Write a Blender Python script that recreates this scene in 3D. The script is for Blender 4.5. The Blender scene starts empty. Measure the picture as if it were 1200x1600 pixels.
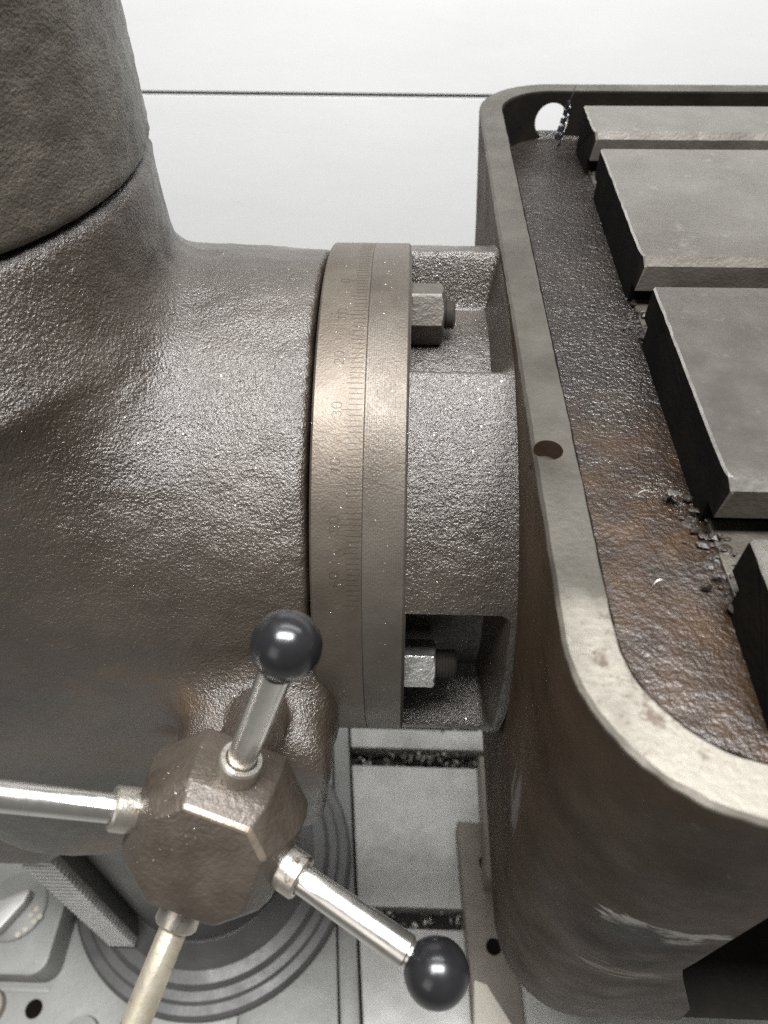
import bpy, bmesh, math, random
import numpy as np
from math import sin, cos, pi, radians, sqrt
from mathutils import Vector, Matrix, noise

random.seed(4)
S = bpy.context.scene
COL = S.collection
H = 1.08                       # camera height above the base plate; all numbers below are measured from the camera
# ------------------------------------------------------------------ camera
def Rz(a): return Matrix.Rotation(a, 3, 'Z')
def Rx(a): return Matrix.Rotation(a, 3, 'X')
cam = bpy.data.cameras.new("camera"); camo = bpy.data.objects.new("camera", cam); COL.objects.link(camo)
camo.matrix_world = Matrix.Translation((0, 0, H)) @ (Rz(radians(2.2)) @ Rx(pi/2 - radians(46.9)) @ Rz(radians(-0.5))).to_4x4()
cam.sensor_fit = 'VERTICAL'; cam.sensor_height = 36; cam.lens = 36*1155/1600
cam.clip_start = 0.01; cam.clip_end = 50
cam.dof.use_dof = True; cam.dof.focus_distance = 0.35; cam.dof.aperture_fstop = 11.0
S.camera = camo
# ------------------------------------------------------------------ light
w = bpy.data.worlds.new("World"); S.world = w; w.use_nodes = True
bg = w.node_tree.nodes['Background']; bg.inputs[0].default_value = (1, 0.96, 0.90, 1); bg.inputs[1].default_value = 0.13
def area(name, loc, target, sx, sy, power, col):
    l = bpy.data.lights.new(name, 'AREA'); l.shape = 'RECTANGLE'; l.size = sx; l.size_y = sy; l.energy = power; l.color = col
    o = bpy.data.objects.new(name, l); COL.objects.link(o); o.location = loc
    o.rotation_euler = (Vector(target) - Vector(loc)).to_track_quat('-Z', 'Y').to_euler()
    return o
area("workshop_ceiling_lamp", (0.05, 0.06, H + 1.25), (0.05, 0.20, 0), 1.2, 0.45, 80, (0.98, 0.99, 1))
area("workshop_window", (-0.9, -1.1, H + 0.55), (-0.05, 0.2, H - 0.35), 0.8, 0.9, 3.6, (1, 0.96, 0.90))
area("wall_lamp_tube", (0.3, 0.80, H + 1.0), (0.3, 1.15, H - 0.45), 1.8, 0.22, 14, (0.95, 0.98, 1))
S.view_settings.view_transform = 'Standard'; S.view_settings.look = 'None'
S.view_settings.exposure = 0; S.view_settings.gamma = 1
S.cycles.max_bounces = 6; S.cycles.use_denoising = False; S.cycles.sample_clamp_indirect = 4; S.cycles.use_adaptive_sampling = False

# ------------------------------------------------------------------ materials
def mat(name, c1, c2, rough=(.4, .55), metal=0.0, spec=.5, cscale=20, bumps=(), c3=None, c3amt=.5, c3scale=60, coat=0,
        stretch=(1, 1, 1), contrast=.18, c3soft=.08):
    m = bpy.data.materials.new(name); m.use_nodes = True
    nt = m.node_tree; N = nt.nodes; L = nt.links
    b = N['Principled BSDF']
    tc = N.new('ShaderNodeTexCoord')
    mp = N.new('ShaderNodeMapping'); mp.inputs['Scale'].default_value = stretch
    L.new(tc.outputs['Object'], mp.inputs[0])
    def nz(scale, detail=4, rgh=.6):
        n = N.new('ShaderNodeTexNoise'); n.inputs['Scale'].default_value = scale
        n.inputs['Detail'].default_value = detail; n.inputs['Roughness'].default_value = rgh
        L.new(mp.outputs[0], n.inputs['Vector']); return n
    n1 = nz(cscale, 8, .65)
    r = N.new('ShaderNodeValToRGB'); r.color_ramp.elements[0].position = .5 - contrast; r.color_ramp.elements[1].position = .5 + contrast
    r.color_ramp.elements[0].color = (*c1, 1); r.color_ramp.elements[1].color = (*c2, 1)
    L.new(n1.outputs[0], r.inputs[0]); colour = r.outputs[0]
    if c3 is not None:
        n3 = nz(c3scale, 6, .7)
        r3 = N.new('ShaderNodeValToRGB'); r3.color_ramp.elements[0].position = c3amt; r3.color_ramp.elements[1].position = c3amt + c3soft
        mx = N.new('ShaderNodeMix'); mx.data_type = 'RGBA'
        L.new(n3.outputs[0], r3.inputs[0]); L.new(r3.outputs[0], mx.inputs[0]); L.new(colour, mx.inputs[6]); mx.inputs[7].default_value = (*c3, 1)
        colour = mx.outputs[2]
    L.new(colour, b.inputs['Base Color'])
    mr = N.new('ShaderNodeMapRange'); mr.inputs['From Min'].default_value = .3; mr.inputs['From Max'].default_value = .7
    mr.inputs['To Min'].default_value = rough[0]; mr.inputs['To Max'].default_value = rough[1]
    n2 = nz(cscale*2.3, 6); L.new(n2.outputs[0], mr.inputs[0]); L.new(mr.outputs[0], b.inputs['Roughness'])
    b.inputs['Metallic'].default_value = metal; b.inputs['Specular IOR Level'].default_value = spec
    b.inputs['Coat Weight'].default_value = coat; b.inputs['Coat Roughness'].default_value = .25
    prev = None
    for (sc, strength, dist, kind) in bumps:
        bp = N.new('ShaderNodeBump'); bp.inputs['Strength'].default_value = strength; bp.inputs['Distance'].default_value = dist
        if kind == 'n': t = nz(sc, 3, .6); out = t.outputs[0]
        elif kind == 'v':
            t = N.new('ShaderNodeTexVoronoi'); t.inputs['Scale'].default_value = sc; L.new(mp.outputs[0], t.inputs['Vector']); out = t.outputs['Distance']
        else:           # fine turned lines along x
            t = N.new('ShaderNodeTexWave'); t.bands_direction = kind.upper(); t.inputs['Scale'].default_value = sc; t.inputs['Distortion'].default_value = .3
            L.new(mp.outputs[0], t.inputs['Vector']); out = t.outputs[1]
        L.new(out, bp.inputs['Height'])
        if prev: L.new(prev.outputs[0], bp.inputs['Normal'])
        prev = bp
    if prev: L.new(prev.outputs[0], b.inputs['Normal']); L.new(prev.outputs[0], b.inputs['Coat Normal'])
    return m

M = {}
M['cast'] = mat('oily_cast_iron', (.027, .0185, .0125), (.058, .044, .032), (.25, .41), .12, 1.0, 14,
                [(110, .18, .003, 'n'), (500, .36, .0021, 'n'), (820, .5, .0017, 'n')], c3=(.15, .135, .115), c3amt=.68, c3scale=45, coat=.25)
M['sleeve'] = mat('rough_cast_iron', (.050, .041, .032), (.135, .117, .094), (.26, .42), .15, .85, 18,
                [(60, .10, .004, 'n'), (220, .12, .002, 'n'), (520, .40, .0020, 'n'), (860, .45, .0016, 'n')], c3=(.20, .19, .17), c3amt=.66, c3scale=70)
M['neck'] = mat('grainy_cast_iron', (.026, .0185, .013), (.055, .043, .033), (.25, .40), .12, .95, 18,
                [(500, .42, .0022, 'n'), (860, .5, .0016, 'n')], coat=.2)
M['ring'] = mat('brown_bare_steel', (.080, .064, .049), (.142, .120, .096), (.38, .52), .65, .5, 16,
                [(450, .16, .0006, 'n'), (900, .35, .0005, 'n')], c3=(.075, .05, .03), c3amt=.6, c3scale=35, c3soft=.2)
M['ring_lines'] = mat('turned_bare_steel', (.086, .072, .058), (.145, .128, .108), (.38, .52), .65, .5, 16,
                [(300, .3, .0003, 'x'), (450, .16, .0006, 'n'), (900, .35, .0005, 'n')], c3=(.08, .056, .036), c3amt=.6, c3scale=35, c3soft=.2)
M['scribe'] = mat('scribed_line', (.03, .022, .015), (.05, .04, .03), (.5, .6), .3)
M['slab'] = mat('machined_iron', (.138, .126, .109), (.205, .191, .169), (.22, .36), .75, .5, 22,
                [(420, .2, .0004, 'n'), (90, .08, .001, 'n')], c3=(.24, .225, .20), c3amt=.60, c3scale=90, c3soft=.1, contrast=.2)
M['slab_edge'] = mat('worn_bright_edge', (.28, .265, .24), (.46, .44, .41), (.3, .45), .8, .5, 60, [(300, .3, .001, 'n')])
M['slot'] = mat('slot_wall', (.066, .056, .045), (.11, .097, .080), (.42, .58), .15, .5, 40, [(500, .4, .0008, 'n')], c3=(.25, .22, .17), c3amt=.68, c3scale=300)
M['black'] = mat('near_black_iron', (.006, .005, .0045), (.012, .010, .008), (.8, .95), 0, .05, 30, [(300, .4, .001, 'n')])  # near-black on slab sides, trough walls and hole discs
M['tub'] = mat('dark_painted_iron', (.036, .022, .0125), (.080, .054, .034), (.50, .66), 0, .12, 16,
                [(30, .16, .004, 'n'), (260, .2, .0009, 'n')], c3=(.20, .18, .155), c3amt=.70, c3scale=60, c3soft=.05)
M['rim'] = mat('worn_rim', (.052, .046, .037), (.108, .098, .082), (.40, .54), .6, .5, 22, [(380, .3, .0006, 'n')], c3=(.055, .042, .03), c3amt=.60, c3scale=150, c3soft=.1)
M['trough'] = mat('oily_trough', (.010, .008, .007), (.022, .017, .013), (.06, .14), 0, .9, 14,
                [(120, .12, .004, 'n'), (430, .66, .0028, 'n')])
def scuff_or_sheen(m, c, rad, scale, stretch, col, lo=.5, soft=.05, rough=None):
    """a worn, stained or painted-sheen patch with an outline of its own, fixed at c in object coordinates"""
    nt = m.node_tree; N = nt.nodes; L = nt.links; b = N['Principled BSDF']; src = b.inputs['Base Color'].links[0].from_socket
    tc = N.new('ShaderNodeTexCoord')
    sb = N.new('ShaderNodeVectorMath'); sb.operation = 'SUBTRACT'; sb.inputs[1].default_value = c; L.new(tc.outputs['Object'], sb.inputs[0])
    dv = N.new('ShaderNodeVectorMath'); dv.operation = 'DIVIDE'; dv.inputs[1].default_value = rad; L.new(sb.outputs[0], dv.inputs[0])
    ln = N.new('ShaderNodeVectorMath'); ln.operation = 'LENGTH'; L.new(dv.outputs[0], ln.inputs[0])
    mp = N.new('ShaderNodeMapping'); mp.inputs['Scale'].default_value = stretch; L.new(tc.outputs['Object'], mp.inputs[0])
    n = N.new('ShaderNodeTexNoise'); n.inputs['Scale'].default_value = scale; n.inputs['Detail'].default_value = 7; n.inputs['Roughness'].default_value = .65; L.new(mp.outputs[0], n.inputs['Vector'])
    fo = N.new('ShaderNodeMapRange'); fo.inputs['From Min'].default_value = .2; fo.inputs['From Max'].default_value = 1.0; fo.inputs['To Min'].default_value = .12; fo.inputs['To Max'].default_value = -.5
    L.new(ln.outputs['Value'], fo.inputs[0])
    ad = N.new('ShaderNodeMath'); ad.operation = 'ADD'; L.new(n.outputs[0], ad.inputs[0]); L.new(fo.outputs[0], ad.inputs[1])
    r = N.new('ShaderNodeMapRange'); r.inputs['From Min'].default_value = lo; r.inputs['From Max'].default_value = lo + soft; L.new(ad.outputs[0], r.inputs[0])
    mx = N.new('ShaderNodeMix'); mx.data_type = 'RGBA'; L.new(r.outputs[0], mx.inputs[0]); L.new(src, mx.inputs[6]); mx.inputs[7].default_value = (*col, 1)
    L.new(mx.outputs[2], b.inputs['Base Color'])
scuff_or_sheen(M['tub'], (-.242, -.205, .195), (.03, .05, .09), 60, (1, 1, .16), (.16, .15, .14), .56, .12)
scuff_or_sheen(M['tub'], (-.200, -.270, .232), (.075, .05, .035), 34, (.8, 1, 2.6), (.38, .36, .33), .525, .025)
scuff_or_sheen(M['tub'], (-.195, -.265, .150), (.07, .06, .05), 38, (.6, 1, 3.0), (.20, .17, .14), .60, .03)
scuff_or_sheen(M['tub'], (-.200, -.270, .200), (.12, .08, .12), 14, (1, 1, 1.6), (.020, .012, .008), .56, .10)
scuff_or_sheen(M['rim'], (-.200, -.262, .360), (.13, .13, .05), 20, (1, 1, 1), (.20, .182, .152), .36, .22)  # bare wear and the lamp's reflection on the near corner, both put into colour
scuff_or_sheen(M['rim'], (-.225, -.230, .360), (.07, .10, .05), 240, (1, 1, 1), (.085, .066, .048), .60, .12)
scuff_or_sheen(M['cast'], (.0237, -.1406, .0493), (.014, .02, .014), 90, (1, 1, 1), (.30, .30, .28), .56, .04)
scuff_or_sheen(M['cast'], (.030, -.128, .0745), (.035, .03, .022), 70, (1, 1, 1), (.15, .125, .10), .52, .06)
scuff_or_sheen(M['cast'], (.02, -.13, -.045), (.34, .13, .14), 16, (1, 1, 1), (.105, .066, .036), .42, .22)
scuff_or_sheen(M['cast'], (-.05, -.12, -.30), (.40, .2, .2), 16, (1, 1, 1), (.110, .072, .042), .40, .2)
scuff_or_sheen(M['cast'], (-.02, -.15, .10), (.10, .10, .07), 24, (1, 1, 1), (.090, .048, .023), .42, .14)
def amber(m):       # brown oil standing at the near end of the trough, spread stored as a mesh attribute
    nt = m.node_tree; N = nt.nodes; L = nt.links; b = N['Principled BSDF']; src = b.inputs['Base Color'].links[0].from_socket
    at = N.new('ShaderNodeAttribute'); at.attribute_name = 'oil'; n = N.new('ShaderNodeTexNoise'); n.inputs['Scale'].default_value = 55; n.inputs['Detail'].default_value = 6
    tc = N.new('ShaderNodeTexCoord'); L.new(tc.outputs['Object'], n.inputs['Vector'])
    r = N.new('ShaderNodeValToRGB'); r.color_ramp.elements[0].position = .35; r.color_ramp.elements[1].position = .7
    r.color_ramp.elements[0].color = (.014, .007, .003, 1); r.color_ramp.elements[1].color = (.038, .019, .007, 1); L.new(n.outputs[0], r.inputs[0])
    mx = N.new('ShaderNodeMix'); mx.data_type = 'RGBA'; L.new(at.outputs['Fac'], mx.inputs[0]); L.new(src, mx.inputs[6]); L.new(r.outputs[0], mx.inputs[7])
    L.new(mx.outputs[2], b.inputs['Base Color'])
    ro = b.inputs['Roughness'].links[0].from_socket; ma = N.new('ShaderNodeMath'); ma.operation = 'MULTIPLY_ADD'; ma.inputs[1].default_value = .26
    L.new(at.outputs['Fac'], ma.inputs[0]); L.new(ro, ma.inputs[2]); L.new(ma.outputs[0], b.inputs['Roughness'])
    b.inputs['Specular IOR Level'].default_value = .5
for bn in [n for n in M['trough'].node_tree.nodes if n.type == 'BUMP']:       # standing oil levels the roughness of the iron
    N = M['trough'].node_tree.nodes; L = M['trough'].node_tree.links
    at = N.new('ShaderNodeAttribute'); at.attribute_name = 'oil'; mr = N.new('ShaderNodeMapRange')
    mr.inputs['To Min'].default_value = bn.inputs['Strength'].default_value; mr.inputs['To Max'].default_value = bn.inputs['Strength'].default_value*.45
    L.new(at.outputs['Fac'], mr.inputs[0]); L.new(mr.outputs[0], bn.inputs['Strength'])
amber(M['trough'])
M['inner'] = mat('shaded_inner_casting', (.018, .015, .012), (.035, .030, .025), (.6, .75), 0, .2, 20, [(200, .3, .002, 'n')])  # darkened so the hollow's shade is already in the colour
M['ball'] = mat('black_bakelite', (.008, .008, .009), (.016, .016, .017), (.16, .30), 0, .6, 40, [(500, .10, .0005, 'n')])
M['rod'] = mat('bright_steel', (.55, .53, .49), (.70, .68, .64), (.20, .34), .95, .5, 40, [(700, .12, .0003, 'n')], c3=(.26, .20, .13), c3amt=.66, c3scale=120)
M['collar'] = mat('worn_plated_steel', (.42, .38, .32), (.62, .59, .54), (.25, .42), .9, .5, 50, [(400, .35, .0005, 'n')], c3=(.12, .075, .04), c3amt=.56, c3scale=170, c3soft=.1)
M['zinc'] = mat('dull_zinc_yellow', (.42, .37, .27), (.60, .55, .44), (.38, .52), .7, .5, 60, [(420, .4, .0006, 'n')], c3=(.22, .18, .12), c3amt=.62, c3scale=260, stretch=(1, 1, .5))
M['hub'] = mat('brown_hub_iron', (.046, .036, .027), (.088, .071, .056), (.34, .50), .3, .55, 45,
                [(120, .12, .002, 'n'), (520, .5, .0010, 'n')], c3=(.20, .16, .12), c3amt=.66, c3scale=90)
M['edge'] = mat('hub_worn_edge', (.16, .125, .095), (.27, .22, .175), (.32, .48), .6, .5, 80, [(700, .4, .0006, 'n')])
M['nut_dark'] = mat('grimy_nut', (.045, .038, .030), (.085, .074, .060), (.36, .5), .3, .5, 60, [(300, .35, .001, 'n'), (900, .4, .0005, 'n')])
M['nut_bright'] = mat('bright_nut', (.50, .49, .47), (.72, .71, .68), (.25, .4), .9, .5, 90, [(420, .6, .001, 'n')])
M['stud'] = mat('dark_stud', (.04, .035, .03), (.08, .07, .06), (.35, .5), .5, .5, 60, [])
M['base'] = mat('pale_machined_base', (.42, .41, .39), (.62, .61, .58), (.42, .58), .45, .5, 9, [(200, .15, .001, 'n')], c3=(.28, .27, .25), c3amt=.6, c3scale=14, c3soft=.25)
M['base_grey'] = mat('grey_painted_base', (.24, .238, .225), (.34, .338, .32), (.42, .55), .15, .5, 10, [(150, .2, .0015, 'n')], c3=(.42, .41, .39), c3amt=.68, c3scale=40)
M['column'] = mat('ground_column', (.10, .10, .097), (.15, .148, .14), (.28, .42), .35, .5, 8, [(300, .1, .0008, 'n')])
M['rack'] = mat('rack_steel', (.45, .45, .44), (.62, .62, .6), (.35, .5), .6, .5, 30, [(400, .2, .0006, 'n')])
M['flange'] = mat('column_flange', (.11, .11, .106), (.18, .176, .17), (.35, .5), .25, .5, 14, [(200, .2, .001, 'n')], c3=(.35, .34, .33), c3amt=.68, c3scale=60)
M['bar'] = mat('taupe_bar', (.20, .175, .145), (.30, .265, .225), (.45, .6), .2, .5, 12, [(200, .15, .001, 'n')])
M['pale'] = mat('pale_bar', (.55, .50, .42), (.68, .64, .56), (.5, .6), 0, .4, 20, [])
M['wall'] = mat('white_painted_board', (.67, .67, .66), (.73, .73, .72), (.42, .55), 0, .4, 5, [(14, .05, .004, 'n'), (90, .04, .001, 'n')], stretch=(.3, 1, 1))
M['floor'] = mat('workshop_floor', (.30, .30, .29), (.42, .42, .40), (.6, .75), 0, .4, 6, [(90, .2, .002, 'n')])
M['chip'] = mat('steel_chip', (.38, .36, .33), (.6, .58, .54), (.25, .45), .9, .5, 200, [])
M['dark_chip'] = mat('oily_chip', (.05, .05, .06), (.14, .14, .16), (.15, .3), .7, .6, 200, [])
M['dirt'] = mat('black_grime', (.010, .008, .006), (.030, .022, .015), (.35, .6), 0, .5, 200, [(600, .6, .001, 'n')])

# ------------------------------------------------------------------ object helpers
def thing(name, label, cat, loc, group=None):
    o = bpy.data.objects.new(name, None); COL.objects.link(o)
    o.location = (loc[0], loc[1], loc[2] + H); o['label'] = label; o['category'] = cat
    o.empty_display_size = .05
    if group: o['group'] = group
    return o
def origin(o):
    v = Vector((0, 0, 0))
    while o is not None: v += o.location; o = o.parent
    return v
def obj(name, V, Fc, m, parent=None, smooth=35, mi=None, label=None, kind=None, loc=None):
    """V in camera-relative coordinates; the mesh is stored relative to its parent's origin"""
    V = np.asarray(V, float)
    me = bpy.data.meshes.new(name)
    if parent is not None: base = np.array(origin(parent)); lc = (0, 0, 0)
    else:
        lc = tuple(np.array(loc if loc is not None else V.mean(0)) + np.array((0, 0, H))); base = np.array(lc)
    Vl = V + np.array((0, 0, H)) - base
    me.from_pydata(Vl.tolist(), [], [list(map(int, f)) for f in Fc]); me.update()
    for mm in (m if isinstance(m, (list, tuple)) else [m]): me.materials.append(M[mm])
    if mi is not None: me.polygons.foreach_set('material_index', np.asarray(mi, np.int32))
    bm = bmesh.new(); bm.from_mesh(me); bmesh.ops.recalc_face_normals(bm, faces=bm.faces); bm.to_mesh(me); bm.free()
    if smooth:
        me.polygons.foreach_set('use_smooth', np.ones(len(me.polygons), bool))
        me.set_sharp_from_angle(angle=radians(smooth))
    o = bpy.data.objects.new(name, me); COL.objects.link(o); o.location = lc
    if parent is not None: o.parent = parent
    if label: o['label'] = label
    if kind: o['kind'] = kind
    return o
def tag(o, label, cat, group=None):
    o['label'] = label; o['category'] = cat
    if group: o['group'] = group
    return o
def frame(ax):
    ax = Vector(ax).normalized(); a = Vector((0, 0, 1)) if abs(ax.z) < .9 else Vector((1, 0, 0))
    u = a.cross(ax).normalized(); return u, ax.cross(u), ax
def lathe(prof, c, ax, n=64, phase=0):
    """prof: (radius, distance along axis); closed with caps when radius is 0"""
    u, v, a = frame(ax); c = Vector(c); V = []; Fc = []
    for (r, t) in prof:
        for i in range(n):
            q = 2*pi*i/n + phase
            V.append(c + a*t + u*(r*cos(q)) + v*(r*sin(q)))
    for k in range(len(prof)-1):
        for i in range(n):
            j = (i+1) % n
            Fc.append((k*n+i, k*n+j, (k+1)*n+j, (k+1)*n+i))
    Fc.append(tuple(range(n))[::-1]); Fc.append(tuple(range((len(prof)-1)*n, len(prof)*n)))
    return V, Fc
def bevel_box(lo, hi, b=.001, seg=2):
    bm = bmesh.new(); bmesh.ops.create_cube(bm, size=1)
    lo = Vector(lo); hi = Vector(hi)
    for v in bm.verts: v.co = Vector([(lo[i]+hi[i])/2 + v.co[i]*(hi[i]-lo[i]) for i in range(3)])
    if b: bmesh.ops.bevel(bm, geom=bm.edges[:], offset=b, segments=seg, affect='EDGES', profile=.6)
    return dump(bm)
def dump(bm):
    bm.verts.ensure_lookup_table(); bm.verts.index_update()
    V = [tuple(v.co) for v in bm.verts]; Fc = [[v.index for v in f.verts] for f in bm.faces]; bm.free(); return V, Fc
def prism(poly, ax0, ax1, conv, b=0):
    """poly of 2d points, extruded between ax0 and ax1; conv(p, t) -> xyz"""
    n = len(poly); V = [conv(p, ax0) for p in poly] + [conv(p, ax1) for p in poly]
    Fc = [(i, (i+1) % n, n+(i+1) % n, n+i) for i in range(n)] + [tuple(range(n))[::-1], tuple(range(n, 2*n))]
    if b:
        bm = bmesh.new(); vs = [bm.verts.new(v) for v in V]
        for f in Fc: bm.faces.new([vs[i] for i in f])
        bmesh.ops.recalc_face_normals(bm, faces=bm.faces)
        bmesh.ops.bevel(bm, geom=bm.edges[:], offset=b, segments=2, affect='EDGES', profile=.6)
        return dump(bm)
    return V, Fc
def cat(parts):
    V = []; Fc = []
    for (v, f) in parts:
        k = len(V); V += [tuple(x) for x in v]; Fc += [[i+k for i in q] for q in f]
    return V, Fc
def fbm(p, s, o=4): return noise.fractal(Vector(p)*s, 1.0, 2.0, o)

# ================================================================== SETTING
# white wall of wide horizontal boards behind the machine
wall = bpy.data.objects.new('wall', None); COL.objects.link(wall); wall.location = (0, 1.15, 0)
wall['kind'] = 'structure'; wall['label'] = 'white painted wall of wide horizontal boards behind the machine'
for k in range(5):
    z0 = -1.26 + .30*k; z1 = z0 + .2938
    tilt = .012
    poly = [(1.150, z0), (1.150 + .03, z0), (1.18, z1), (1.150, z1)]
    V, Fc = prism(poly, -2.0, 2.4, lambda p, t: (t, p[0], p[1] - t*.006))
    obj('wall_board', V, Fc, 'wall', wall, smooth=0)
V, Fc = bevel_box((-2.2, 1.184, -1.3), (2.6, 1.22, .23), 0)
obj('wall_backing', V, Fc, 'wall', wall, smooth=0)
for (x, z, r) in [(-.115, -.325, .0032), (-.27, -.515, .0045)]:
    V, Fc = lathe([(r, 0), (r*.85, r*.14), (r*.5, r*.24), (r*.1, r*.28)], (x, 1.151, z), (0, -1, 0), 12)
    obj('paint_drip', V, Fc, 'wall', wall)
V, Fc = bevel_box((-3, -2, -1.16), (3, 1.3, -1.125), 0)
fl = obj('floor', V, Fc, 'floor', smooth=0); fl['kind'] = 'structure'

# cast iron base plate with T-slots
base = thing('machine_base', 'pale grey machine base plate with T-slots, below the star handle', 'base plate', (0, .3, -1.12))
def lx(y, x0=-.099, y0=.478, x1=-.066, y1=.157): return x0 + (x1-x0)*(y-y0)/(y1-y0)      # the base stands slightly askew
def slab4(ya, yb, xl, xr, zt, zb, name, m, b=.002):
    poly = [(xl(ya), ya), (xr, ya), (xr, yb), (xl(yb), yb)]
    V, Fc = prism(poly, zb, zt, lambda p, t: (p[0], p[1], t), b)
    return obj(name, V, Fc, m, base)
for (ya, yb) in [(-.12, .052), (.078, .264), (.289, .484), (.512, .545), (.552, .80)]:
    slab4(ya, yb, lambda y: lx(y)+.029, .9, -1.08, -1.112, 'base_slab', 'base', .003)
slab4(-.12, .82, lambda y: -.75, .905, -1.1122, -1.125, 'base_underside', 'dirt', 0)
# narrow ledge strip between the slotted part and the column pad
V, Fc = prism([(lx(-.12)+.0012, -.12), (lx(-.12)+.0255, -.12), (lx(.82)+.0255, .82), (lx(.82)+.0012, .82)], -1.112, -1.084, lambda p, t: (p[0], p[1], t), .002)
obj('base_ledge', V, Fc, 'base_grey', base)
slab4(-.12, .82, lambda y: -.75, -.19, -1.0802, -1.112, 'column_pad', 'base_grey', .002)
V, Fc = prism([(-.1895, -.12), (lx(-.12)-.001, -.12), (lx(.82)-.001, .82), (-.1895, .82)], -1.112, -1.0795, lambda p, t: (p[0], p[1], t), .0015)
obj('pad_edge', V, Fc, 'base_grey', base)
# chips lying in the base slots
rnd = random.Random(8); parts = []
def curl(c, r, tr, turns, ax, n=14, pitch=.001):
    u, v, a = frame(ax); V = []; Fc = []
    for i in range(n+1):
        q = 2*pi*turns*i/n; p = Vector(c) + u*(r*cos(q)) + v*(r*sin(q)) + a*(pitch*i)
        for s in (-1, 1): V.append(p + a*(tr*s))
    for i in range(n): Fc.append((2*i, 2*i+1, 2*i+3, 2*i+2))
    return V, Fc
for k in range(170):
    yc = rnd.choice([.498, .498, .2765, .2765, .548, .065]); 
    parts.append(curl((rnd.uniform(-.06, .14), yc + rnd.uniform(-.011, .011), -1.108 + rnd.uniform(0, .022)), rnd.uniform(.003, .007), rnd.uniform(.001, .003), rnd.uniform(.5, 1.4),
                      (rnd.uniform(-1, 1), rnd.uniform(-1, 1), rnd.uniform(-.5, 1))))
V, Fc = cat(parts); sw = obj('swarf', V, Fc, 'chip'); sw['kind'] = 'stuff'; sw['label'] = 'curled metal chips lying in the base slots'

# cover with pointer lever, lower left, on the base
cov = thing('lock_cover', 'grey raised cover with a pointed lock lever, beside the toothed rack', 'cover', (-.5, .25, -1.08))
def rrect(x0, x1, y0, y1, r, n=6, sub=1):
    P = []
    for (cx, cy, a0) in [(x1-r, y1-r, 0), (x0+r, y1-r, 90), (x0+r, y0+r, 180), (x1-r, y0+r, 270)]:
        for i in range(n+1):
            a = radians(a0 + 90*i/n); P.append((cx + r*cos(a), cy + r*sin(a)))
    if sub > 1:
        Q_ = []
        for i in range(len(P)):
            a, b = P[i], P[(i+1) % len(P)]; Q_.append(a)
            if (i+1) % (n+1) == 0: Q_ += [(a[0] + (b[0]-a[0])*k/sub, a[1] + (b[1]-a[1])*k/sub) for k in range(1, sub)]
        P = Q_
    return P
V, Fc = prism(rrect(-.62, -.425, .188, .36, .02), -1.078, -1.036, lambda p, t: (p[0] + (t+1.04)*-.1, p[1], t), .004)
obj('cover_plate', V, Fc, 'base_grey', cov)
V, Fc = lathe([(.040, 0), (.040, .004), (.037, .006), (.001, .007)], (-.487, .262, -1.0362), (0, 0, 1), 40)
obj('lever_boss', V, Fc, 'base_grey', cov)
V, Fc = prism([(-.54, .232), (-.515, .221), (-.489, .228), (-.468, .262), (-.464, .276), (-.470, .279), (-.50, .264), (-.54, .262)], -1.030, -1.012, lambda p, t: (p[0], p[1], t), .005)
obj('lock_lever', V, Fc, 'base', cov)
for (x, y) in [(-.463, .236), (-.455, .245), (-.462, .252), (-.457, .259), (-.470, .230), (-.45, .251)]:
    V, Fc = lathe([(.004, 0), (.003, .0012), (.0005, .0017)], (x, y, -1.0295), (0, 0, 1), 10); obj('paint_spot', V, Fc, 'pale', cov)
# holes / bolts in the pad near the bottom-left corner
for (x, y, r, nm, m) in [(-.443, .161, .0105, 'pad_hole', 'black'), (-.375, .135, .022, 'pad_screw', 'base_grey'), (-.50, .16, .022, 'pad_screw', 'bar')]:
    V, Fc = lathe([(r, 0), (r*.92, .0015 if nm == 'pad_hole' else .010), (r*.3, .0016 if nm == 'pad_hole' else .012)], (x, y, -1.080), (0, 0, 1), 28); obj(nm, V, Fc, m, base)
V, Fc = bevel_box((-.62, .178, -1.0795), (-.43, .184, -1.0783), .0004); obj('pad_edge', V, Fc, 'base_grey', base)

# long bars lying on the base under the table
bar = thing('parallel_bar', 'long taupe bar lying on the base beside the table wall', 'bar', (.11, .2, -1.08))
V, Fc = prism([(.101, .02), (.16, .02), (.14, .385), (.082, .389)], -1.0796, -1.035, lambda p, t: (p[0], p[1], t), .003)
obj('bar_body', V, Fc, 'bar', bar)
for (x, y) in [(.119, .335), (.122, .236)]:
    V, Fc = lathe([(.010, 0), (.009, .0012), (.002, .0014)], (x, y, -1.0352), (0, 0, 1), 20); obj('bar_hole', V, Fc, 'black', bar)
blk = bevel_box((.112, .30, -1.034), (.20, .46, -.985), .003)
tag(obj('packing_block', *blk, 'bar'), 'taupe packing block lying on the long bar, close to the table wall', 'block')
V, Fc = prism([(.0, 0), (.012, .004), (.04, .05), (.05, .10), (-.004, .10)], 0, .02, lambda p, t: (.074 + p[0], .155 - p[1]*.9, -.80 - t), .002)
tag(obj('pale_strip', V, Fc, 'pale'), 'pale tapered strip showing under the front corner of the box table', 'strip')

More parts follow.
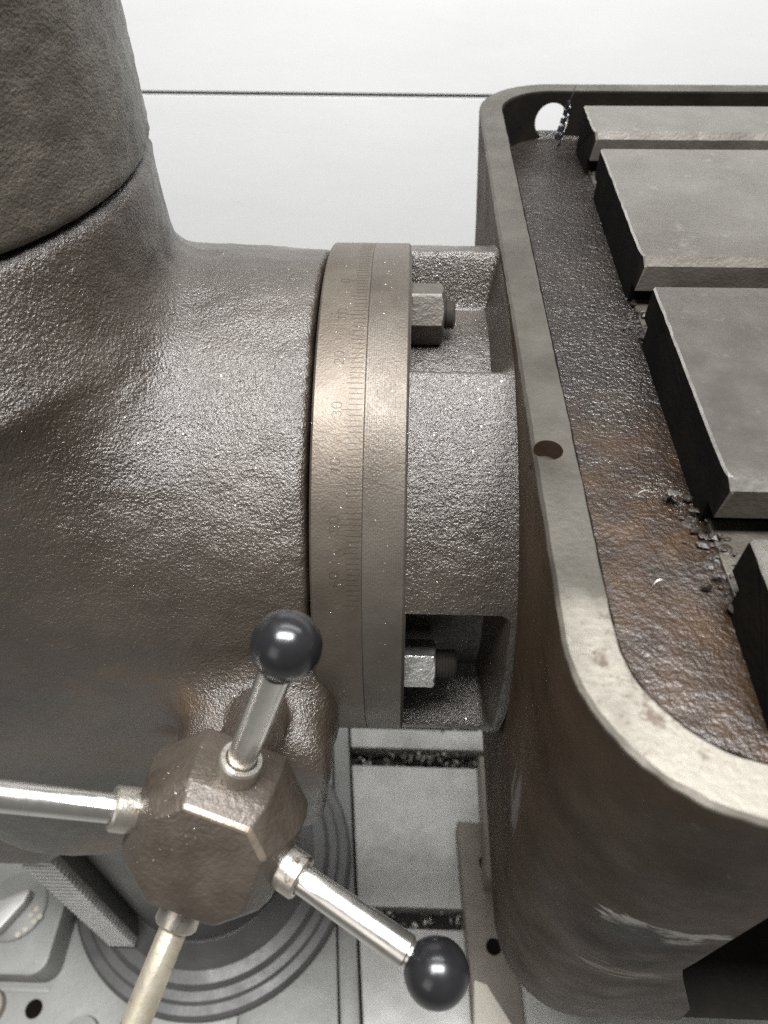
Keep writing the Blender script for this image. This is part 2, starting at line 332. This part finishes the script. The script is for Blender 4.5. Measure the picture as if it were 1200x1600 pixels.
# ================================================================== COLUMN
CX, CY = -.25, .339
colm = thing('machine_column', 'dark round machine column on a ringed flange, below the star handle', 'column', (CX, CY, -1.08))
V, Fc = lathe([(.112, 0), (.112, .4), (.112, .93)], (CX, CY, -1.078), (0, 0, 1), 96); obj('column_shaft', V, Fc, 'column', colm)
V, Fc = lathe([(.187, 0), (.186, .012), (.182, .016), (.172, .017), (.168, .021), (.158, .022), (.152, .030), (.138, .032), (.130, .040), (.122, .046), (.1135, .060), (.1125, .06)],
              (CX, CY, -1.0796), (0, 0, 1), 120); obj('column_flange', V, Fc, 'flange', colm)
rk = obj('gear_rack', *bevel_box((-.354, .232, -1.045), (-.322, .275, -.55), .001), 'column', colm)
for k in range(43):
    z = -.56 - k*.0112
    V, Fc = prism([(z-.0052, .2322), (z+.0052, .2322), (z+.0022, .2215), (z-.0022, .2215)], -.3535, -.3215, lambda p, t: (t, p[1], p[0]))
    obj('rack_tooth', V, Fc, 'rack', rk, smooth=0)

# round sleeve above the arm, top left
def sleeve():
    prof_z = np.concatenate([[-.137, -.1355, -.133], np.linspace(-.13, .16, 110)])
    n = 260; V = []; Fc = []
    for k, z in enumerate(prof_z):
        r0 = .129 - (.003 if k == 0 else .0010 if k == 1 else 0)
        for i in range(n):
            q = 2*pi*i/n; p = (CX + r0*cos(q), CY + r0*sin(q), z)
            d = .0006*fbm(p, 24, 3) + .0006*fbm(p, 140, 3)
            V.append((CX + (r0+d)*cos(q), CY + (r0+d)*sin(q), z))
    m = len(prof_z)
    for k in range(m-1):
        for i in range(n): Fc.append((k*n+i, k*n+(i+1) % n, (k+1)*n+(i+1) % n, (k+1)*n+i))
    Fc.append(tuple(range(n))); Fc.append(tuple(range((m-1)*n, m*n)))
    return V, Fc
sl = obj('column_sleeve', *sleeve(), 'sleeve')
tag(sl, 'rough dark cast sleeve with a curved lower edge, above the arm', 'sleeve')

# ================================================================== CAST ARM
Y0, Z0 = .3394, -.3405
HUB = np.array((-.0681, .0951, -.2772)); HAX = np.array((.0039, -.8125, .5829))
def surface_nets(f, lo, hi, h):
    nx, ny, nz = [int(math.ceil((hi[i]-lo[i])/h))+1 for i in range(3)]
    xs, ys, zs = [lo[i] + h*np.arange(n) for i, n in enumerate((nx, ny, nz))]
    D = f(xs[:, None, None], ys[None, :, None], zs[None, None, :]).astype(np.float32)
    D = np.broadcast_to(D, (nx, ny, nz))
    S_ = D < 0
    acc = np.zeros((nx-1, ny-1, nz-1, 3), np.float32); cnt = np.zeros((nx-1, ny-1, nz-1), np.float32)
    corners = [(i, j, k) for i in (0, 1) for j in (0, 1) for k in (0, 1)]
    def sub(A, c): return A[c[0]:nx-1+c[0], c[1]:ny-1+c[1], c[2]:nz-1+c[2]]
    for a in corners:
        for d in range(3):
            if a[d] == 0:
                b = list(a); b[d] = 1
                A, B = sub(D, a), sub(D, b); cr = sub(S_, a) != sub(S_, b)
                t = np.where(cr, A/(A-B+1e-20), 0)
                for e in range(3):
                    acc[..., e] += np.where(cr, a[e] + (t if e == d else 0), 0)
                cnt += cr
    act = cnt > 0
    idx = -np.ones(act.shape, np.int64); idx[act] = np.arange(act.sum())
    I = np.argwhere(act); P = acc[act]/cnt[act][:, None] + I
    V = np.array(lo) + h*P
    quads = []
    for d in range(3):
        e1, e2 = (d+1) % 3, (d+2) % 3
        sA = [slice(None)]*3; sB = [slice(None)]*3; sA[d] = slice(0, -1); sB[d] = slice(1, None)
        E = np.argwhere(S_[tuple(sA)] != S_[tuple(sB)])
        lim = np.array(act.shape)
        ok = (E[:, e1] > 0) & (E[:, e2] > 0) & (E[:, e1] < lim[e1]) & (E[:, e2] < lim[e2]); E = E[ok]
        q = []
        for (o1, o2) in ((-1, -1), (0, -1), (0, 0), (-1, 0)):
            T = E.copy(); T[:, e1] += o1; T[:, e2] += o2; q.append(idx[T[:, 0], T[:, 1], T[:, 2]])
        quads.append(np.stack(q, 1))
    return V, np.concatenate(quads)
def smin(a, b, k):
    h = np.clip(.5 + .5*(b-a)/k, 0, 1); return b*(1-h) + a*h - k*h*(1-h)
def smax(a, b, k): return -smin(-a, -b, k)
def arm_sdf(x, y, z):
    R = .1462 + .035*np.clip(-.045 - x, 0, .2)
    dh = np.sqrt((y-Y0)**2 + (z-Z0)**2) - R
    dh = smax(dh, x + .0445, .004); dh = smax(dh, -.40 - x, .01)
    dv = np.sqrt((x-CX)**2 + (y-CY)**2) - (.1288 + .026*np.clip((-.143 - z)/.045, 0, 1)*np.clip(-(y - CY)/.13, 0, 1)**1.3)
    dv = smax(dv, z + .1385, .006); dv = smax(dv, -.60 - z, .02)
    fr = np.clip(-(y - CY)/.11, 0, 1)
    d = smin(dh, dv, .016 + .030*fr)
    # housing block for the rack pinion, lower left
    q = np.maximum(.218 - y, y - .42); q = smax(q, -.727 - z, .012); q = smax(q, z + .36, .02); q = smax(q, -.52 - x, .01)
    q = smax(q, .753*(x + .322) - .658*(z + .725), .014); q = smax(q, x + .08, .03)
    d = smin(d, q, .008)
    # boss that carries the star handle
    px, py, pz = x - HUB[0], y - HUB[1], z - HUB[2]
    t = px*HAX[0] + py*HAX[1] + pz*HAX[2]
    rr = np.sqrt(np.maximum(px*px + py*py + pz*pz - t*t, 0))
    # upright gear housing behind the hub, right side leaning in towards its foot
    b = smax(.150 - y, y - .34, .01); b = smax(b, .985*(x + .0268) - .12*(z + .306), .012); b = smax(b, -.115 - x, .02)
    b = smax(b, z + .330, .04); b = smax(b, -.430 - z, .02)
    b = smax(b, .7*(x + .041) - .7*(z + .424), .012)
    d = smin(d, b, .022)
    b = smax(.1955 - y, y - .34, .008); b = smax(b, x + .10, .02); b = smax(b, -.42 - x, .01); b = smax(b, z + .397, .010); b = smax(b, -.57 - z, .03)
    d = smin(d, b, .006)
    s = smax(rr - .014, t + .015, .003); s = smax(s, -.10 - t, .003)
    return np.minimum(d, s)
arm = thing('cast_arm', 'brown grey cast iron arm with a degree ring, left of the box table', 'machine arm', (-.2, Y0, Z0))
V, Q = surface_nets(arm_sdf, (-.43, .10, -.745), (-.005, .50, -.125), .0030)
# uneven cast skin
g = 1e-3
def grad(V):
    out = np.zeros_like(V)
    for i in range(3):
        a = V.copy(); a[:, i] += g; b = V.copy(); b[:, i] -= g
        out[:, i] = arm_sdf(a[:, 0], a[:, 1], a[:, 2]) - arm_sdf(b[:, 0], b[:, 1], b[:, 2])
    return out/np.maximum(np.linalg.norm(out, axis=1), 1e-9)[:, None]
G = grad(V)
vis = (V[:, 1] < .42)
d = np.zeros(len(V))
for i in np.nonzero(vis)[0]:
    p = V[i]
    d[i] = .0007*fbm(p, 22, 3) + .0004*fbm(p, 120, 2)
    if p[0] > -.13 and p[2] > -.24: d[i] += .0006*fbm((p[0]*.5, p[1], p[2]), 75, 3)
V = V + G*d[:, None]
obj('arm_casting', V, Q, 'cast', arm, smooth=70)
def ring(x0, x1, R, ch0, ch1, n=240):
    prof = [(R-.03, x0), (R-ch0, x0), (R, x0+ch0), (R, x1-ch1), (R-ch1, x1), (R-.04, x1)]
    return lathe(prof, (0, Y0, Z0), (1, 0, 0), n)
rg = obj('degree_ring', *ring(-.0425, -.01852, .150, .0010, .00018), 'ring', arm, smooth=25)
def cylp(x, th, r=.15006): return (x, Y0 - r*cos(radians(th)), Z0 + r*sin(radians(th)))
def stroke(pts, wdt):
    """flat ribbons on the ring surface along (x, theta) polylines"""
    V = []; Fc = []
    for (a, b) in zip(pts[:-1], pts[1:]):
        ax_, at_ = a; bx_, bt_ = b; k = .15*pi/180
        dx, dt = bx_-ax_, (bt_-at_)*k; l = sqrt(dx*dx+dt*dt) + 1e-9; nx_, nt_ = -dt/l*wdt/2, dx/l*wdt/2
        i = len(V)
        V += [cylp(ax_+nx_, at_+nt_/k), cylp(bx_+nx_, bt_+nt_/k), cylp(bx_-nx_, bt_-nt_/k), cylp(ax_-nx_, at_-nt_/k)]
        Fc.append((i, i+1, i+2, i+3))
    return V, Fc
parts = []
for nn in range(-22, 66):
    th = 58.7 - (nn - 30)*1.0
    ln = .0096 if nn % 10 == 0 else .0080 if nn % 5 == 0 else .0066
    xe = -.0191
    parts.append(stroke([(xe - ln, th), (xe - random.uniform(0, .0008), th)], .00028))
V, Fc = cat(parts); o = obj('degree_marks', V, Fc, 'scribe', rg, smooth=0); o['kind'] = 'stuff'
DIG = {'0': [[(.2, 0), (.8, 0), (1, .25), (1, .75), (.8, 1), (.2, 1), (0, .75), (0, .25), (.2, 0)]],
       '1': [[(.2, .8), (.5, 1), (.5, 0)]], '2': [[(0, .8), (.3, 1), (.8, 1), (1, .75), (.9, .5), (0, 0), (1, 0)]],
       '3': [[(0, .9), (.5, 1), (.95, .8), (.8, .57), (.4, .52)], [(.8, .5), (1, .25), (.7, 0), (.3, 0), (0, .15)]],
       '4': [[(.75, 0), (.75, 1), (0, .3), (1, .3)]], '5': [[(.9, 1), (.15, 1), (.1, .55), (.7, .6), (1, .35), (.8, .05), (.3, 0), (0, .12)]],
       '6': [[(.9, .9), (.5, 1), (.1, .7), (0, .3), (.3, 0), (.8, 0), (1, .3), (.8, .52), (.3, .52), (.02, .35)]]}
for nn in (0, 10, 20, 30, 40, 50, 60):
    th = 58.7 - (nn - 30)*1.0; s = str(nn); parts = []; k = 1/(.15*pi/180)
    hgt, wd, adv = .0042, .0028, .0042
    t0 = th - (len(s)*adv - (adv-wd))/2*k
    for j, ch in enumerate(s):
        for pl in DIG[ch]:
            parts.append(stroke([(-.0290 - y*hgt, t0 + (j*adv + x*wd)*k) for (x, y) in pl], .00030))
    obj('numeral', *cat(parts), 'scribe', rg, smooth=0)

# ================================================================== STAR HANDLE
star = thing('star_handle', 'four-armed star handle with black ball knobs on a faceted brown hub', 'handle', HUB)
u = Vector((0, 0, 1)).cross(Vector(HAX)).normalized(); v = Vector(HAX).cross(u); hax = Vector(HAX).normalized(); hc = Vector(HUB)
SP = radians(68.65); TAU = radians(21.3)
def octo(a, c):
    """square with cut corners: half width a, long side half length c"""
    return [(a, -c), (a, c), (c, a), (-c, a), (-a, c), (-a, -c), (-c, -a), (c, -a)]
rings = [(.026, .0138, -.0235), (.0302, .0155, -.0185), (.0306, .0157, -.010), (.0292, .0152, 0), (.0258, .0142, .0085), (.0208, .0120, .0152), (.0195, .0115, .0165)]
V = []; Fc = []; mi = []
for (a, c, t) in rings:
    for (x, y) in octo(a, c):
        x2, y2 = x*cos(SP) - y*sin(SP), x*sin(SP) + y*cos(SP)
        V.append(hc + hax*t + u*x2 + v*y2)
bm = bmesh.new(); vs = [bm.verts.new(p) for p in V]
bm.faces.new(vs[0:8][::-1]); bm.faces.new(vs[-8:])
for k in range(len(rings)-1):
    for i in range(8): bm.faces.new((vs[k*8+i], vs[k*8+(i+1) % 8], vs[(k+1)*8+(i+1) % 8], vs[(k+1)*8+i]))
bmesh.ops.recalc_face_normals(bm, faces=bm.faces)
bm.edges.ensure_lookup_table()
ed = [e for e in bm.edges if e.calc_face_angle(0) > radians(14)]
bmesh.ops.bevel(bm, geom=ed, offset=.0009, segments=2, affect='EDGES', profile=.6)
bm.normal_update(); bm.verts.index_update()
Fm = []
for f in bm.faces:
    tt = (f.calc_center_median() - hc).dot(hax)
    cc = f.calc_center_median() - hc; up = cc.dot(u)*cos(SP - pi/8) + cc.dot(v)*sin(SP - pi/8)
    Fm.append(1 if (f.calc_area() < 6e-5 and tt > .0145 and up > .010) else 0)
Vh, Fh = dump(bm)
hub = obj('hub', Vh, Fh, ['hub', 'edge'], star, smooth=24, mi=Fm)
def rod(p0, d, prof, n=40): return lathe(prof, p0, d, n)
rmap = {0: ('A', .027, .0372, .058, 'rod', True), 1: ('C', .027, .0372, .0555, 'rod', True), 2: ('D', .027, .0372, .10, 'zinc', False), 3: ('B', .027, .0372, .11, 'rod', False)}
for i in range(4):
    nm, ri, ro, L, mm, knob = rmap[i]
    a = SP - i*pi/2
    rad = u*cos(a) + v*sin(a); dr = (rad*cos(TAU) + hax*sin(TAU)).normalized()
    pin = hc + rad*.028 - dr*.006; pout = hc + rad*.028 + dr*(.0092)
    LBL = {'A': 'short bright lever rising from the hub to a black ball', 'C': 'bright lever reaching down to a black ball over the base plate',
           'B': 'bright lever running out to the picture edge, ball out of view', 'D': 'dull yellowish corroded lever pointing down'}
    r0 = .0052
    prof = [(r0, -.004), (r0, .004)] + [(r0*(1 + .12*s) , .004 + (L-.016)*s) for s in np.linspace(0, 1, 6)] + [(r0*1.12, L-.0115), (r0*.92, L-.011), (r0*.92, L-.004)]
    V, Fc = lathe(prof, pout, dr, 36); lv = obj('lever', V, Fc, mm, star, label=LBL[nm])
    cl = (pout - pin).length
    V, Fc = lathe([(.0080, 0), (.0080, cl-.0008), (.0074, cl), (.0058, cl), (.0052, cl-.0012)], pin, dr, 40)
    obj('collar', V, Fc, 'collar', lv)
    if not knob: L += .02
    R = .0112; prof = [(R*sin(q), -R*cos(q)) for q in np.linspace(.42, pi-.02, 40)]
    V, Fc = lathe(prof, pout + dr*L, dr, 64); obj('ball_knob', V, Fc, 'ball', lv)

# ================================================================== BOX TABLE
table = thing('box_table', 'box table with T-slotted top and oily trough, right of the degree ring', 'machine table', (.3, .35, -.55))
obj('flange_ring', *ring(-.01845, .0020, .150, .00018, .0016), 'ring_lines', table, smooth=25)
# neck with pockets for the clamp nuts
def step(a, b, x): t = np.clip((x-a)/(b-a), 0, 1); return t*t*(3-2*t)
def neckr(th, x):
    pk = step(64.0, 69.5, th)*(1 - step(103, 107, th)) + step(24.5, 22.3, th)*(1-step(-13, -19, th)) if False else 0
    up = step(66.0, 71.5, th)*(1 - step(102.5, 105.5, th))
    dn = (1 - step(20.3, 21.9, th))*step(-19, -15.5, th)
    end = 1 - step(.0425, .0510, x)
    lip = step(.0020, .0026, x)
    r = .1488 - (.030*up + .034*dn)*end
    r += .0015*step(.046, .054, x)
    return r
def neck():
    xs = np.concatenate([[.0016], np.linspace(.0022, .056, 34)]); ths = np.linspace(-180, 180, 900, endpoint=False); V = []; Fc = []
    for x in xs:
        R_ = neckr(ths, x)
        for th, r in zip(ths, R_):
            p = (x, Y0 - r*cos(radians(th)), Z0 + r*sin(radians(th)))
            dd = .0004*noise.noise(Vector(p)*160)
            V.append((x, Y0 - (r+dd)*cos(radians(th)), min(Z0 + (r+dd)*sin(radians(th)), -.1925)))
    n = len(ths)
    for k in range(len(xs)-1):
        for i in range(n): Fc.append((k*n+i, k*n+(i+1) % n, (k+1)*n+(i+1) % n, (k+1)*n+i))
    Fc.append(tuple(range(n))); Fc.append(tuple(range((len(xs)-1)*n, len(xs)*n)))
    return V, Fc
obj('neck', *neck(), 'neck', table, smooth=40)
# hexagon nuts with studs
def nut(th, r, x0, x1, af, xs, rs, m, spin, lbl):
    c = (0, Y0 - r*cos(radians(th)), Z0 + r*sin(radians(th)))
    n = 96; a0 = radians(spin); u_, v_, a_ = frame((1, 0, 0)); c_ = Vector(c); V = []; Fc = []; rin = af*.475
    def hexr(q): return af/2/cos(((q - a0 + pi/6) % (pi/3)) - pi/6)
    for row in range(5):
        for i in range(n):
            q = 2*pi*i/n; hr = hexr(q)
            rr_, xx = [(hr - .0003, x0), (hr, x0 + .0003), (hr, x1 - .62*(hr - rin)), (rin, x1), (rs, x1)][row]
            V.append(c_ + a_*xx + u_*(rr_*cos(q)) + v_*(rr_*sin(q)))
    for k in range(4):
        for i in range(n): Fc.append((k*n+i, k*n+(i+1) % n, (k+1)*n+(i+1) % n, (k+1)*n+i))
    Fc.append(tuple(range(n))); Fc.append(tuple(range(4*n, 5*n)))
    nt = obj('hex_nut', V, Fc, m, table, smooth=20, label=lbl)
    prof = [(rs*.9, x1-.001)]; x = x1
    while x < xs: prof += [(rs, x), (rs*.88, x+.0008)]; x += .0016
    prof += [(rs*.8, xs)]
    obj('stud', *lathe(prof, c, (1, 0, 0), 32), 'stud', nt)
nut(88.5, .1315, .0018, .0186, .0272, .0245, .0078, 'nut_dark', 20, 'tall grimy brown nut in the upper pocket')
nut(1.0, .1315, .0018, .0180, .0222, .0290, .0080, 'nut_bright', 16, 'bright plated nut in the lower pocket')
# washer shadow gap is real: the nut stands clear of the pocket floor

# tub
TX0, TX1, TY0, TY1, TZ = .0490, .62, .0715, .630, -.19
def loft(levels, n=12):
    V = []; Fc = []
    for (ins, z, r) in levels:
        for (x, y) in rrect(TX0+ins, TX1-ins, TY0+ins, TY1-ins, r, n, 100):
            if -.195 < z < -.185: nn_ = .00022*noise.noise(Vector((x, y, ins*9))*95) + .0003*noise.noise(Vector((x, y, ins*9))*300); x += nn_; y += nn_
            V.append((x, y, z))
    k = 4*(n+1) + 4*99
    for l in range(len(levels)-1):
        for i in range(k): Fc.append((l*k+i, l*k+(i+1) % k, (l+1)*k+(i+1) % k, (l+1)*k+i))
    Fc.append(tuple(range(k))[::-1]); Fc.append(tuple(range((len(levels)-1)*k, len(levels)*k)))
    return V, Fc
lv = [(.060, -.640, .02), (.044, -.634, .035), (.031, -.615, .05), (.0215, -.58, .055), (.0165, -.545, .055), (.0145, -.50, .056), (.012, -.45, .056), (.0095, -.40, .056), (.0075, -.36, .056), (.006, -.32, .056), (.004, -.27, .056), (.002, -.23, .056), (.0, -.1925, .056), (.0, -.1912, .056), (.0012, -.19, .0555),
      (.0158, -.19, .042), (.0168, -.1910, .042), (.0178, -.205, .042), (.020, -.2235, .042)]
V, Fc = loft(lv, 40)
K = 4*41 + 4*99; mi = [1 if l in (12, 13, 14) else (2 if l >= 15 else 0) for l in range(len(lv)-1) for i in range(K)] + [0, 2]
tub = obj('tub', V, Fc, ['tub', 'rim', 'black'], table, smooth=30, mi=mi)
def cut(target, V, Fc, m):
    c = obj('cutter', V, Fc, m, None, smooth=0)
    md = target.modifiers.new('b', 'BOOLEAN'); md.object = c; md.operation = 'DIFFERENCE'; md.solver = 'EXACT'
    try: md.material_mode = 'TRANSFER'
    except Exception: pass
    bpy.context.view_layer.update()
    me = bpy.data.meshes.new_from_object(target.evaluated_get(bpy.context.evaluated_depsgraph_get()))
    target.modifiers.clear(); target.data = me
    cm = c.data; bpy.data.objects.remove(c); bpy.data.meshes.remove(cm)
cut(tub, *lathe([(.0056, -.012), (.0056, .01)], (.0548, .2117, -.19), (0, 0, 1), 32), 'tub')                   # screw hole in the rim
cut(tub, *lathe([(.0126, -.08), (.0126, .05)], (.1078, .612, -.2105), (0, 1, -.15), 40), 'pale')                 # drain hole in the back wall
cut(tub, *prism([(.128, -.235), (.128, -.380), (.134, -.400), (.168, -.50), (.185, -.600), (.5, -.600), (.5, -.235)], .02, .30, lambda p, t: (p[0], t, p[1]), 0), 'inner')          # hollow in the front wall
me_ = tub.data; rim_i = [i for i, m_ in enumerate(me_.materials) if m_ == M['rim']]
for p_ in me_.polygons:
    if p_.material_index in rim_i and p_.normal.z > .9: p_.use_smooth = False
# screw down in the rim hole
obj('rim_screw', *lathe([(.0053, 0), (.0053, .003), (.002, .0036)], (.0548, .2117, -.201), (0, 0, 1), 24), 'rim', table)
# trough floor: lumpy wet iron
def trough():
    xs = np.arange(.0625, .30, .0016); ys = np.arange(.0845, .614, .0016); V = []; Fc = []
    for x in xs:
        for y in ys:
            p = (x, y, 0)
            z = -.2195 + .0003*fbm(p, 50, 3) + .0003*noise.noise(Vector(p)*240)
            e = min(x-.064, y-.087, .613-y); z += .006*max(0, 1 - e/.006)**2
            if y > .53: z += -.003*min(1, (y-.53)/.05)
            V.append((x, y, z))
    nx, ny = len(xs), len(ys)
    for i in range(nx-1):
        for j in range(ny-1):
            x, y = xs[i], ys[j]; cx, cy = .107, .130
            if x < cx and (y < cy or y > .572) and sqrt((x-cx)**2 + (min(y-cy, 0) if y < cy else y-.572)**2) > .0455: continue
            Fc.append((i*ny+j, (i+1)*ny+j, (i+1)*ny+j+1, i*ny+j+1))
    return V, Fc
tf = obj('trough_floor', *trough(), 'trough', table, smooth=80)
oil = tf.data.attributes.new('oil', 'FLOAT', 'POINT'); og = Vector(origin(table)); ov = []
for vv in tf.data.vertices:
    p = vv.co + og; q = (.245 + .05*noise.noise(Vector((p.x, p.y, 0))*22) + .03*noise.noise(Vector((p.x, p.y, 0))*70) - p.y)/.09
    ov.append(max(0, min(1, .5 + q)))
oil.data.foreach_set('value', ov)
# table top: slabs between T-slots
def sx(y): return .1175 + (y-.15)*.0163
SL = [(.5307, .5835), (.3596, .5045), (.1950, .3330), (.112, .1690)]
for (y0, y1) in SL:
    web0, web1 = y0 + (.0085 if y0 > .12 else 0), y1 - (.0085 if y1 < .58 else 0)
    poly = [(y0, -.194)] + [(y0+.0034 + (y1-.0043-y0)*q/40, -.19) for q in range(41)] + [(y1, -.1909), (y1, -.208), (web1, -.208), (web1, -.2222), (web0, -.2222), (web0, -.208), (y0, -.208)]
    b = .0009
    n = len(poly); V = []; Fc = []; mi = []
    cy = sum(p[0] for p in poly)/n
    rows = []
    NX = 90
    for s in range(NX+2):
        row = []
        for (y, z) in poly:
            if s == 0: x = sx(y); yy, zz = y + (b*.8 if y < cy else -b*.8)*(z > -.2), z - (b if z > -.195 else 0)
            elif s == 1: x = sx(y) + b; yy, zz = y, z
            else: x = .18 + (.60-.18)*((s-1)/NX); yy, zz = y, z
            if s < 2 and z > -.196:
                k_ = (.0004*noise.noise(Vector((y*170, 2, y0*9))) + .0006*max(0, noise.noise(Vector((y*60, 7, y0*9))) - .15))
                if y < y0 + .012: k_ += .0022*(1 - (y-y0)/.012)**2
                x += k_ if s == 0 else k_*1.3 + .0003*noise.noise(Vector((y*400, 5, 1)))
            if y < y0 + .004 and z > -.195: 
                e_ = .0007*noise.noise(Vector((x*60, 3, y0*9))) + .0004*noise.noise(Vector((x*260, 3, y0*9))); yy += e_; zz -= abs(e_)*.5*(z < -.193)
            row.append((x, yy, zz))
        rows.append(row)
    for row in rows: V += row
    for s in range(len(rows)-1):
        for i in range(n):
            j = (i+1) % n
            Fc.append((s*n+i, s*n+j, (s+1)*n+j, (s+1)*n+i))
            top = poly[i][1] > -.1905 and poly[j][1] > -.1905
            mi.append((1 if s == 0 and i < 42 else 0 if top else (1 if y0 < .25 else 2) if i == 0 else 2 if poly[i][1] > -.209 and poly[j][1] > -.209 else 3))
    Fc.append(tuple(range(n))); mi.append(3); Fc.append(tuple(range((len(rows)-1)*n, len(rows)*n))); mi.append(3)
    obj('table_slab', V, Fc, ['slab', 'slab_edge', 'slot', 'black'], table, smooth=0, mi=mi)
for (ya, yb) in [(.5045, .5307), (.3330, .3596), (.1690, .1950)]:
    obj('slot_floor', *bevel_box((sx(ya) + .003, ya - .0082, -.2224), (.60, yb + .0082, -.2178), .0008), 'nut_dark', table, smooth=0)
# dirt packed in the mouth of the front T-slot and along the slabs
rnd = random.Random(3)
def lump(c, r, seed, sq=.6):
    rr_ = random.Random(seed); bm = bmesh.new(); bmesh.ops.create_icosphere(bm, subdivisions=1, radius=1)
    ax_ = [rr_.uniform(.4, 1.6), rr_.uniform(.4, 1.3), rr_.uniform(.3, .9)]
    for vv in bm.verts:
        k = rr_.uniform(.45, 1.15)
        vv.co = Vector([c[i] + vv.co[i]*r[i]*k*ax_[i] for i in range(3)])
    return dump(bm)
parts = []
for q in range(230):
    yb = rnd.choice([.193, .185, .200, .178, .345, .350, .338, .52]); a_ = .0008 + .0026*rnd.random()**3
    parts.append(lump((sx(yb) + rnd.gauss(.002, .004), yb + rnd.gauss(0, .009), -.2200 + abs(rnd.gauss(0, .002))), (a_, a_*rnd.uniform(.7, 1.5), a_*.7), q*3.1, 1))
g_ = obj('grime', *cat(parts), 'dirt', table, smooth=0); g_['kind'] = 'stuff'
# rib inside the hollow
obj('rib', *bevel_box((.196, .14, -.56), (.215, .25, -.30), .003), 'bar', table)

# ================================================================== SHAVINGS
def helix(p0, p1, r, turns, wd, n=90):
    p0, p1 = Vector(p0), Vector(p1); ax = (p1-p0); u_, v_, a_ = frame(ax); V = []; Fc = []
    for i in range(n+1):
        s = i/n; q = 2*pi*turns*s; c = p0 + ax*s + (u_*cos(q) + v_*sin(q))*r*(1 - .5*s)
        V += [c - a_*wd*.5, c + a_*wd*.5, c + a_*wd*.5 - (u_*cos(q)+v_*sin(q))*.0006, c - a_*wd*.5 - (u_*cos(q)+v_*sin(q))*.0006]
    for i in range(n):
        for k in range(4): Fc.append((4*i+k, 4*i+(k+1) % 4, 4*i+4+(k+1) % 4, 4*i+4+k))
    return V, Fc
V, Fc = helix((.1105, .588, -.2175), (.1125, .578, -.186), .0032, 5, .0042)
V2, F2 = helix((.1125, .578, -.188), (.1155, .579, -.176), .0007, 2, .0012, 30)
tag(obj('spiral_shaving', *cat([(V, Fc), (V2, F2)]), 'dark_chip'), 'dark twisted spiral shaving standing in front of the white drain hole', 'metal shaving')
def fan(c, r, a0, a1, n=8, lift=.004):
    V = [c]; Fc = []
    for i in range(n+1):
        a = radians(a0 + (a1-a0)*i/n); V.append((c[0]+r*cos(a), c[1]+r*sin(a), c[2] + lift*(.6 + .4*(i % 2))))
    for i in range(n): Fc.append((0, i+1, i+2))
    return V, Fc
def sliver(c, ln, a, wd=.0009, bend=.0015):
    V = []; Fc = []; n = 8
    for i in range(n+1):
        s = i/n - .5; x = s*ln; y = bend*(1 - 4*s*s)
        for t in (-1, 1):
            yy = y + t*wd*(.5 - abs(s)*.8); V.append((c[0] + x*cos(a) - yy*sin(a), c[1] + x*sin(a) + yy*cos(a), c[2] + .0015*(1-4*s*s)))
    for i in range(n): Fc.append((2*i, 2*i+1, 2*i+3, 2*i+2))
    return V, Fc
tag(obj('thread_shaving', *sliver((-.1627, .1915, -.3095), .010, -.2, .0007, .0022), 'chip', smooth=0), 'thin curved pale shaving stuck on the brown arm, up from the long left lever', 'metal shaving')
tag(obj('fan_shaving', *fan((.1095, .219, -.2165), .0075, 235, 300), 'chip', smooth=0), 'small bright fan-shaped shaving lying in the brown trough', 'metal shaving')
for (x, y, ln, a, lb) in [(.0985, .214, .008, .1, 'thin pale sliver lying flat beside the fan-shaped shaving'),
                          (.0945, .168, .007, .2, 'small pale shaving low in the brown trough, by the wide rim'),
                          (.1225, .147, .008, -1.1, 'curved shaving in the trough near the black slab side')]:
    tag(obj('sliver_shaving', *sliver((x, y, -.2160), ln, a), 'chip', smooth=0), lb, 'metal shaving', 'loose shavings in the trough')
# bright swarf flecks stuck to oily castings; in the trough they imitate glints
def flecks(objs, n, smin_, smax_, seed, keep):
    rr = random.Random(seed); V = []; Fc = []
    for (o, share) in objs:
        me = o.data; nv = len(me.polygons); ar = np.zeros(nv); me.polygons.foreach_get('area', ar); cum = np.cumsum(ar); want = int(n*share); tries = 0
        off = origin(o) - Vector((0, 0, H))
        while want > 0 and tries < n*30:
            tries += 1
            f = me.polygons[int(np.searchsorted(cum, rr.random()*cum[-1]))]; c = f.center + off; nn = f.normal
            if not keep(c, nn): continue
            want -= 1
            vs_ = [me.vertices[i].co + off for i in f.vertices[:4]]; ws = [rr.random() for _ in vs_]; sw_ = sum(ws)
            c = sum((p*(wg/sw_) for p, wg in zip(vs_, ws)), Vector())
            s = smin_ + (smax_-smin_)*rr.random()**5
            t = Vector((rr.gauss(0, 1), rr.gauss(0, 1), rr.gauss(0, 1))); t = (t - nn*t.dot(nn)).normalized(); b = nn.cross(t)
            lift = nn*(.00025 + s*.2*rr.random()); asp = rr.uniform(.25, .8); k = len(V)
            V += [c + t*s + lift*rr.random(), c - t*s*.6 + b*s*asp + lift, c - t*s*.7 - b*s*asp*.6 + nn*.0002, ]
            Fc.append((k, k+1, k+2))
    return V, Fc
byn = {o.name: o for o in bpy.data.objects}
toward = lambda c, nn: nn.dot(-c.normalized()) > .15
V, Fc = flecks([(byn['arm_casting'], .5), (byn['neck'], .16), (byn['degree_ring'], .05), (byn['flange_ring'], .05), (byn['hub'], .04), (byn['column_sleeve'], .06), (byn['trough_floor'], .16)], 8000, .00014, .0006, 5, toward)
fk = obj('dust_and_glints', V, Fc, 'chip', smooth=0); fk['kind'] = 'stuff'; fk['label'] = 'bright metal dust stuck to the oily castings, and specks imitating glints in the trough'
